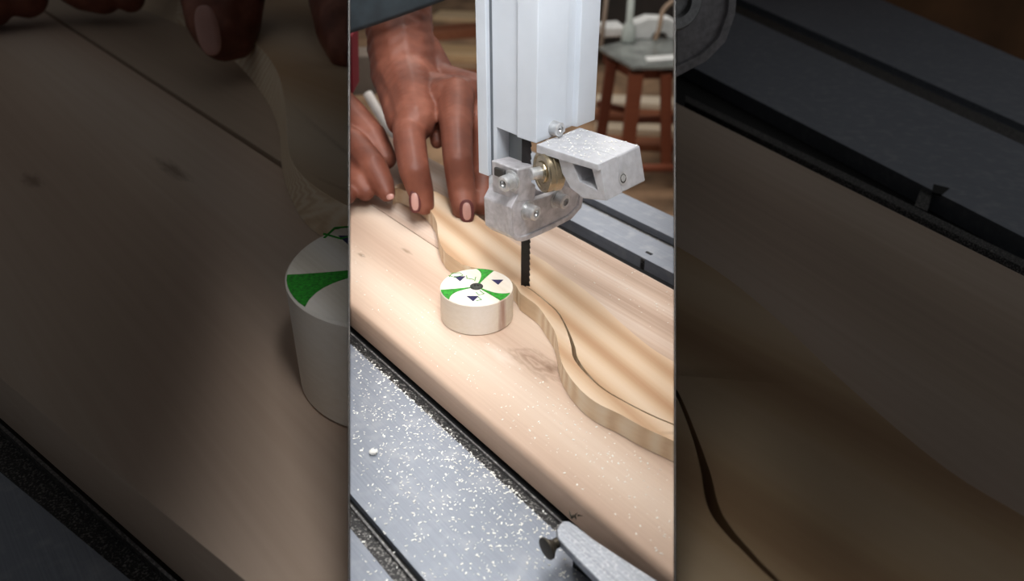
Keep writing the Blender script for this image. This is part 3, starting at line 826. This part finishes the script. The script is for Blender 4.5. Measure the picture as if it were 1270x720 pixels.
# ================================================================ LEFT BAY (dim)
def lz(x, y, z=0.0): return P(x, y, z)
def slab(px, zt, th, name, mat, planes, parent=None, bevel=0):
    bm = extr([P(x, y, zt) for x, y in px], Vector((0, 0, -th))); clip(bm, planes)
    return link(name, bm, mat, parent, bevel=bevel)
GL = math.atan2((P(350, 205) - P(65, 20)).y, (P(350, 205) - P(65, 20)).x)
BL1 = wood('left_board_pine', (190, 164, 144), (204, 180, 160), (214, 194, 176), rot=-GL, band=4, dist=2, fine=.5, scale=3,
           spots=[(P(40, 224), .035, .012, (116, 92, 72), .6), (P(215, 211), .06, .012, (116, 92, 72), .6)])
BL2 = wood('left_rear_pine', (184, 164, 144), (196, 176, 156), (206, 190, 172), rot=-GL, band=4, dist=2, fine=.5, scale=3)
ltab = empty('saw_table', (-.3, .5, -.2)); tag(ltab, 'dim enlarged-looking corner of speckled grey table at the lower left of the left bay', 'saw table')
ZL = -.05
# edge lines of the left bay, measured on its table plane
def LL(z): return None
slab([(0 - 300, 585 - 252), (0, 585), (163, 720), (300, 834), (-60, 900), (-420, 700)], ZL, .03, 'table_top', TABLE, LEFTB, ltab)
slab([(-300, 328), (0, 583), (165, 722), (300, 836), (390, 830), (211, 718), (0, 530), (-300, 262)], ZL - .012, .01, 'slot_channel', BLACK, LEFTB, ltab)
slab([(-300, 262), (0, 530), (211, 718), (390, 876), (395, 872), (215, 716), (3, 527), (-300, 258)], ZL - .004, .016, 'slot_lip', RIDGE, LEFTB, ltab)
slab([(-300, 256), (3, 526), (216, 716), (395, 872), (470, 860), (250, 700), (20, 500), (-300, 200)], ZL - .016, .006, 'slot_shade', BLACK2, LEFTB, ltab)
e0, e1_ = P(0, 518, ZL), P(229, 720, ZL)
dE = (e1_ - e0).normalized()
q0, q1 = e0 - dE * 1.6, e1_ + dE * .4
s0_, s1_ = P(65, 20), P(350, 205); dS = (s1_ - s0_).normalized()
# board seam and front edge on world plane
def lboard(poly, mat, label):
    bm = prism([Vector((p.x, p.y, ZL + .0003)) for p in poly], [Vector((p.x, p.y, 0)) for p in poly]); clip(bm, LEFTB)
    o = link('wooden_board', bm, mat, bevel=0); tag(o, label, 'board'); return o
far1 = P(-420, -12); 
seamA, seamB = s0_ - dS * .28, s1_ + dS * .75
gapv = Vector((dS.y, -dS.x, 0)) * .0035
lboard([e1_ + dE * .4, Vector((-.02, .35, 0)), seamB + gapv, seamA + gapv, P(-400, -10), P(-420, 60), e0 - dE * .55], BL1, 'large dim brown board filling most of the left bay')
lboard([seamA - gapv, seamB - gapv, Vector((-.05, 1.6, 0)), P(100, -14)], BL2, 'dim brown board beyond the dark seam at the top of the left bay')
# curved workpiece
TL = .045
wb = [M(x, y) for x, y in ((470, 240), (491, 250), (512, 259), (527, 271), (538, 285), (543, 297), (544, 310), (547.5, 323), (556, 336), (575, 345), (600, 350))]
wt = [M(x, y) for x, y in ((475, 225), (495, 234), (513, 248), (533, 262), (542, 273), (545.5, 287), (547.5, 307), (556, 318), (573, 328), (590, 333), (605, 338))]
wb = spl2(wb, 4); wt = spl2(wt, 4)
bb = [P(x, y, .0005) for x, y in wb] + [Vector((.2, .9, .0005)), Vector((.1, 1.5, .0005)), P(240, -10, .0005)]
tt_ = [P(x, y, TL) for x, y in wt] + [Vector((.2, .9, TL)), Vector((.1, 1.35, TL)), P(245, -10, TL)]
bm = prism(bb, tt_); clip(bm, LEFTB)
PINEL = wood('left_workpiece_pine', (196, 162, 126), (214, 188, 156), (226, 206, 180), rot=-GL - .1, band=5, dist=2, fine=.2, scale=3)
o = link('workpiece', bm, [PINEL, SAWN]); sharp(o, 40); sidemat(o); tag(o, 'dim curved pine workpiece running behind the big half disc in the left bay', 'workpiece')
# big disc cut by the partition
Hp = .073; cl = P(499, 330, Hp)
rad_l = (P(499, 330, Hp) - P(357, 330, Hp)).length
puck(cl.x, cl.y, Hp + .0005, rad_l, Hp, 'big half disc with green and navy marks against the left partition', LEFTB, 128)
# fingers reaching in at the top
pl = empty('person', (-.4, 1.5, -.3)); tag(pl, 'person whose dim fingertips press down at the top of the left bay', 'person')
ch = [H([(262, -60, 1.14, 44), (264, -10, 1.10, 42), (270, 25, 1.06, 40), (276, 45, 1.04, 32)]),
      H([(300, -60, 1.14, 40), (300, -10, 1.12, 30), (299, 25, 1.07, 26), (292, 50, 1.04, 24)]),
      H([(430, -50, 1.12, 50), (430, 0, 1.06, 48), (434, 35, 1.0, 44), (440, 60, .97, 36)]),
      H([(20, -50, 1.34, 42), (22, -22, 1.33, 38), (30, -5, 1.31, 28)]),
      H([(-40, -20, 1.30, 52), (-20, 2, 1.28, 34)]),
      H([(100, -60, 1.36, 46), (105, -28, 1.35, 42), (125, -10, 1.33, 28)]),
      H([(150, -34, 1.35, 30), (160, -4, 1.33, 20)]),
      H([(20, -60, 1.34, 42), (150, -70, 1.36, 42), (262, -75, 1.16, 46), (430, -70, 1.13, 52)])]
organic('hands', ch, SKIN, .005, LEFTB + [(Vector((0, 0, .006)), UPZ)], pl, 4)
nail(258, 38, 1.0, 15, 30, .1, pl, LEFTB, fwd=.002, rim=False)

# ================================================================ RIGHT BAY (dim)
rtab = empty('saw_table', (.5, .8, -.2)); tag(rtab, 'dim grey steel table with two black slots across the top of the right bay', 'saw table')
ZR = -.03
def quadline(a0_, a1_, b0_, b1_): return [a0_, a1_, b1_, b0_]
def ext(p, q, k0=.25, k1=.35):
    (x0, y0), (x1, y1) = p, q; dx, dy = x1 - x0, y1 - y0
    return (x0 - dx * k0, y0 - dy * k0), (x1 + dx * k1, y1 + dy * k1)
L_board = ext((837, 127), (1270, 342), .08); L_b1 = ext((837, 72), (1262, 290), .06)
L_s4l = ext((905, 12), (1270, 180), .07); L_s4m = ext((905, 2), (1270, 165), .05); L_s4u = ext((917, -2), (1270, 155), .04)
L_rear = ext((1085, -4), (1270, 75), .02)
def band(La, Lb, z, th, name, mat, par=rtab):
    return slab([La[0], La[1], Lb[1], Lb[0]], z, th, name, mat, RIGHTB, par)
band(L_b1, L_s4l, ZR, .03, 'table_top', TABLE)
band(L_s4u, L_rear, ZR, .03, 'table_top', TABLE)
band(ext((830, 150), (1270, 368), .05), ext((837, 66), (1262, 284), .05), ZR - .02, .006, 'slot_channel', BLACK2)
band(ext((850, 126), (1270, 332), .0), ext((850, 118), (1270, 322), .0), ZR - .004, .014, 'slot_lip', BLACK)
band(L_s4l, L_s4m, ZR - .004, .012, 'slot_lip', BLACK)
band(L_s4m, L_s4u, ZR - .016, .006, 'slot_shade', BLACK2)
slab([(1146, 223), (1160, 229), (1150, 262), (1134, 255)], ZR - .004, .02, 'slot_clip', BLACK, RIGHTB, rtab)
slab([(1158, 228), (1178, 233), (1168, 241), (1156, 238)], ZR + .0006, .002, 'slot_notch', BLACK2, RIGHTB, rtab)
rb0, rb1 = P(837, 127), P(1270, 342); dR_ = (rb1 - rb0).normalized(); GR = math.atan2(dR_.y, dR_.x)
BR1 = wood('right_board_pine', (182, 160, 142), (196, 174, 154), (206, 186, 168), rot=-GR, band=5, dist=2, fine=.7, scale=3)
a_, b_ = rb0 - dR_ * .35, rb1 + dR_ * .5
poly = [a_, b_, P(1500, 900), P(760, 900), P(760, 400)]
bm = prism([Vector((p.x, p.y, ZR + .0003)) for p in poly], [Vector((p.x, p.y, 0)) for p in poly]); clip(bm, RIGHTB)
tag(link('wooden_board', bm, BR1), 'dim greyish board next to the black slot in the right bay', 'board')
TR = .03
rr = [M(x, y) for x, y in ((690, 337), (714, 351), (737, 369), (769, 399), (806, 430), (837, 449), (860, 463))]
rr = spl2(rr, 4)
kr = spl2([M(x, y) for x, y in ((685, 380), (698, 397), (705, 412), (711, 430), (714, 444), (719, 453), (728, 463), (739, 474), (755, 487))], 5)
kp_ = [P(x, y, TR) for x, y in kr]; ka_, kb_ = [], []
for i, p in enumerate(kp_):
    d = (kp_[min(i + 1, len(kp_) - 1)] - kp_[max(i - 1, 0)]).normalized(); nrm = Vector((d.y, -d.x, 0))
    w = .0011 + .0016 * math.exp(-((kr[i][1] - 620) / 60) ** 2)
    ka_.append(p + nrm * w); kb_.append(p - nrm * w)
def z0(p, z): return Vector((p.x, p.y, z))
rp = [P(x, y, TR) for x, y in rr]
if (ka_[3] - rp[3]).length > (kb_[3] - rp[3]).length: ka_, kb_ = kb_, ka_
main = rp + [P(1480, 800, TR), P(1300, 900, TR)] + ka_[::-1]
bm = prism([z0(p, .0005) for p in main], main); clip(bm, RIGHTB)
PINER = wood('right_workpiece_pine', (164, 128, 92), (200, 170, 134), (214, 190, 158), rot=-GR - .25, band=10, dist=3.5, fine=.2, scale=3, off=.4)
o = link('workpiece', bm, PINER); sharp(o, 40); tag(o, 'dim pine workpiece with brown grain above the saw cut in the right bay', 'workpiece')
strip_ = kb_ + [P(1000, 900, TR), P(760, 900, TR), P(760, 500, TR)]
bm = prism([z0(p, .0005) for p in strip_], strip_); clip(bm, RIGHTB)
o = link('offcut', bm, PINER); sharp(o, 40); tag(o, 'narrow dim offcut below the saw cut at the lower left of the right bay', 'offcut')
# corner of a guide bracket hanging in
gb = empty('guide_bracket', PY(860, 40, .75)); tag(gb, 'rounded cast bracket corner with a socket screw at the top of the right bay', 'bracket')
gp = PY(870, 40, .75)
gA = Vector((-.35, .94, 0)).normalized()
outl = [(780, -60), (905, -60), (914, -10), (912, 18), (900, 52), (876, 76), (842, 94), (780, 122)]
inl = [(901, -55), (905, -10), (903, 15), (892, 46), (870, 68), (836, 84), (780, 108)]
bm = extr([V(x, y, gp + gA * .004, gA) for x, y in outl], gA * .02); clip(bm, RIGHTB); link('body', bm, CAST, gb, bevel=.002)
bm = extr([V(x, y, gp, gA) for x, y in outl[1:] + inl[::-1]], gA * .008); clip(bm, RIGHTB); link('rim', bm, CAST, gb, bevel=.001)
c = V(842, 4, gp - gA * .012, gA)
bm = bmesh.new(); lathe(bm, c + gA * .02, -gA, [(.024, 0), (.024, .018), (.021, .021), (.012, .021), (.012, .014), (0, .012)], 40); clip(bm, RIGHTB); o = link('socket_screw', bm, STEEL, gb); sharp(o)
bm = bmesh.new(); box(bm, (1.2, 2.05, .1), Vector((1, 0, 0)), Vector((0, 1, 0)), UPZ, 1.6, .03, .6); clip(bm, RIGHTB); o = link('wall_right_back', bm, plain('brown_wall', (120, 84, 54), .9, noise=.2, nscale=5)); o['kind'] = 'structure'

# ================================================================ added BAFFLES between the bays and roofs that keep light off the dim ones
def baffle(sgn, name):  # added, seen only edge-on; stops light spilling into the side bays
    def pt(Y, z): 
        d = Y * CP + (HC - z) * SP
        return Vector((sgn * K * d, Y, z))
    top = lambda Y: HC - .2126 * Y + .004
    ys = [.33, .6, 1.0, 1.5, 2.2, 3.2, 4.5, 6.1]
    bot = lambda Y: -.06 if Y <= 1.0 else FZ
    pl = [(.165, -.06), (.6, -.06), (1.0, -.06)] + [(1.02, FZ)] + [(y, FZ) for y in (1.5, 2.2, 3.2, 4.5, 6.1)] + [(y, max(top(y), FZ + .1)) for y in ys[::-1]]
    # start: near edge follows the lowest visible ray
    pts_ = [pt(y, z) for y, z in pl]
    nrm = (NL if sgn < 0 else NR)          # towards the middle
    th = .00025
    bm = prism([p + nrm * th for p in pts_], [p - nrm * th for p in pts_])
    # upright upper part
    up_ = [pt(y, top(y)) for y in (.33, .6, 1.0, 1.5, 2.2, 3.2, 4.5)]
    for a, b in zip(up_[:-1], up_[1:]):
        h = .34
        q = [a, b, Vector((b.x, b.y, h)), Vector((a.x, a.y, h))]
        prism([p + Vector((-sgn * th, 0, 0)) for p in q], [p - Vector((-sgn * th, 0, 0)) for p in q], bm)
    bmesh.ops.recalc_face_normals(bm, faces=bm.faces)
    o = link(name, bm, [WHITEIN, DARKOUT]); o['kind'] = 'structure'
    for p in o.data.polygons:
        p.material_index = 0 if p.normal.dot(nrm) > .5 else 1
    # added roof, blocks overhead light from the dim bay
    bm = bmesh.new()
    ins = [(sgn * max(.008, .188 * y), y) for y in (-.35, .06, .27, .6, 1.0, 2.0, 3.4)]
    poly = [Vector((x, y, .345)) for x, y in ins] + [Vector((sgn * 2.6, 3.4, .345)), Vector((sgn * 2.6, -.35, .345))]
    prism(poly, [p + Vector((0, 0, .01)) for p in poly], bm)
    o = link('roof_baffle_' + ('left' if sgn < 0 else 'right'), bm, DARKOUT); o['kind'] = 'structure'
baffle(-1, 'light_baffle_left'); baffle(1, 'light_baffle_right')

# ================================================================ light, world, camera
def area(name, loc, target, sx, sy, power, col=(1, 1, 1), spread=180):
    l = bpy.data.lights.new(name, 'AREA'); l.shape = 'RECTANGLE'; l.size = sx; l.size_y = sy; l.energy = power; l.color = col
    l.spread = math.radians(spread)
    o = bpy.data.objects.new(name, l); COL.objects.link(o); o.location = loc
    o.rotation_euler = (Vector(target) - Vector(loc)).to_track_quat('-Z', 'Y').to_euler()
    return o
area('fill_over_saw', (0, .66, 1.1), (0, .62, 0), .34, .9, 9.4, (1, .985, .96))  # added overhead light for the middle bay, no visible source
area('fill_front', (.12, -.1, 1.05), (0, .5, .1), .3, .4, 9.2, (.97, .985, 1))  # added front light, sets the faces of the post apart
area('fill_table', (0, .35, .335), (0, .30, -.02), .09, .05, .10, (1, .99, .97))  # added, brightens the lower front of the table
area('fill_low', (.035, .37, .315), (.0, .50, .0), .06, .06, .13, (1, .99, .97))  # added low light for faces turned to the camera
area('fill_left_bay', (-.95, 1.0, .34), (-.95, 1.0, 0), 1.5, 1.5, .6)  # added dim fill hidden under the left roof
area('fill_right_bay', (.95, 1.0, .34), (.95, 1.0, 0), 1.5, 1.5, .75)  # added dim fill hidden under the right roof
area('fill_background', (0, 2.6, 1.6), (0, 2.8, -.9), .9, 1.6, 30, (1, .95, .88))  # added light for the background, source unseen
w = bpy.data.worlds.new('world'); SC.world = w; w.use_nodes = True
w.node_tree.nodes['Background'].inputs['Color'].default_value = (.95, .97, 1, 1)
w.node_tree.nodes['Background'].inputs['Strength'].default_value = .09

cd = bpy.data.cameras.new('camera'); cam = bpy.data.objects.new('camera', cd); COL.objects.link(cam)
cd.sensor_width = 36; cd.lens = FPX * 36 / 1270; cd.clip_start = .01; cd.clip_end = 50
cam.location = CAM; cam.rotation_euler = (math.radians(90) - PITCH, 0, 0)
cd.dof.use_dof = True; cd.dof.focus_distance = .55; cd.dof.aperture_fstop = 7.5
SC.camera = cam
SC.view_settings.view_transform = 'Standard'; SC.view_settings.look = 'None'; SC.view_settings.gamma = 1; SC.view_settings.exposure = 0
SC.view_settings.use_curve_mapping = False
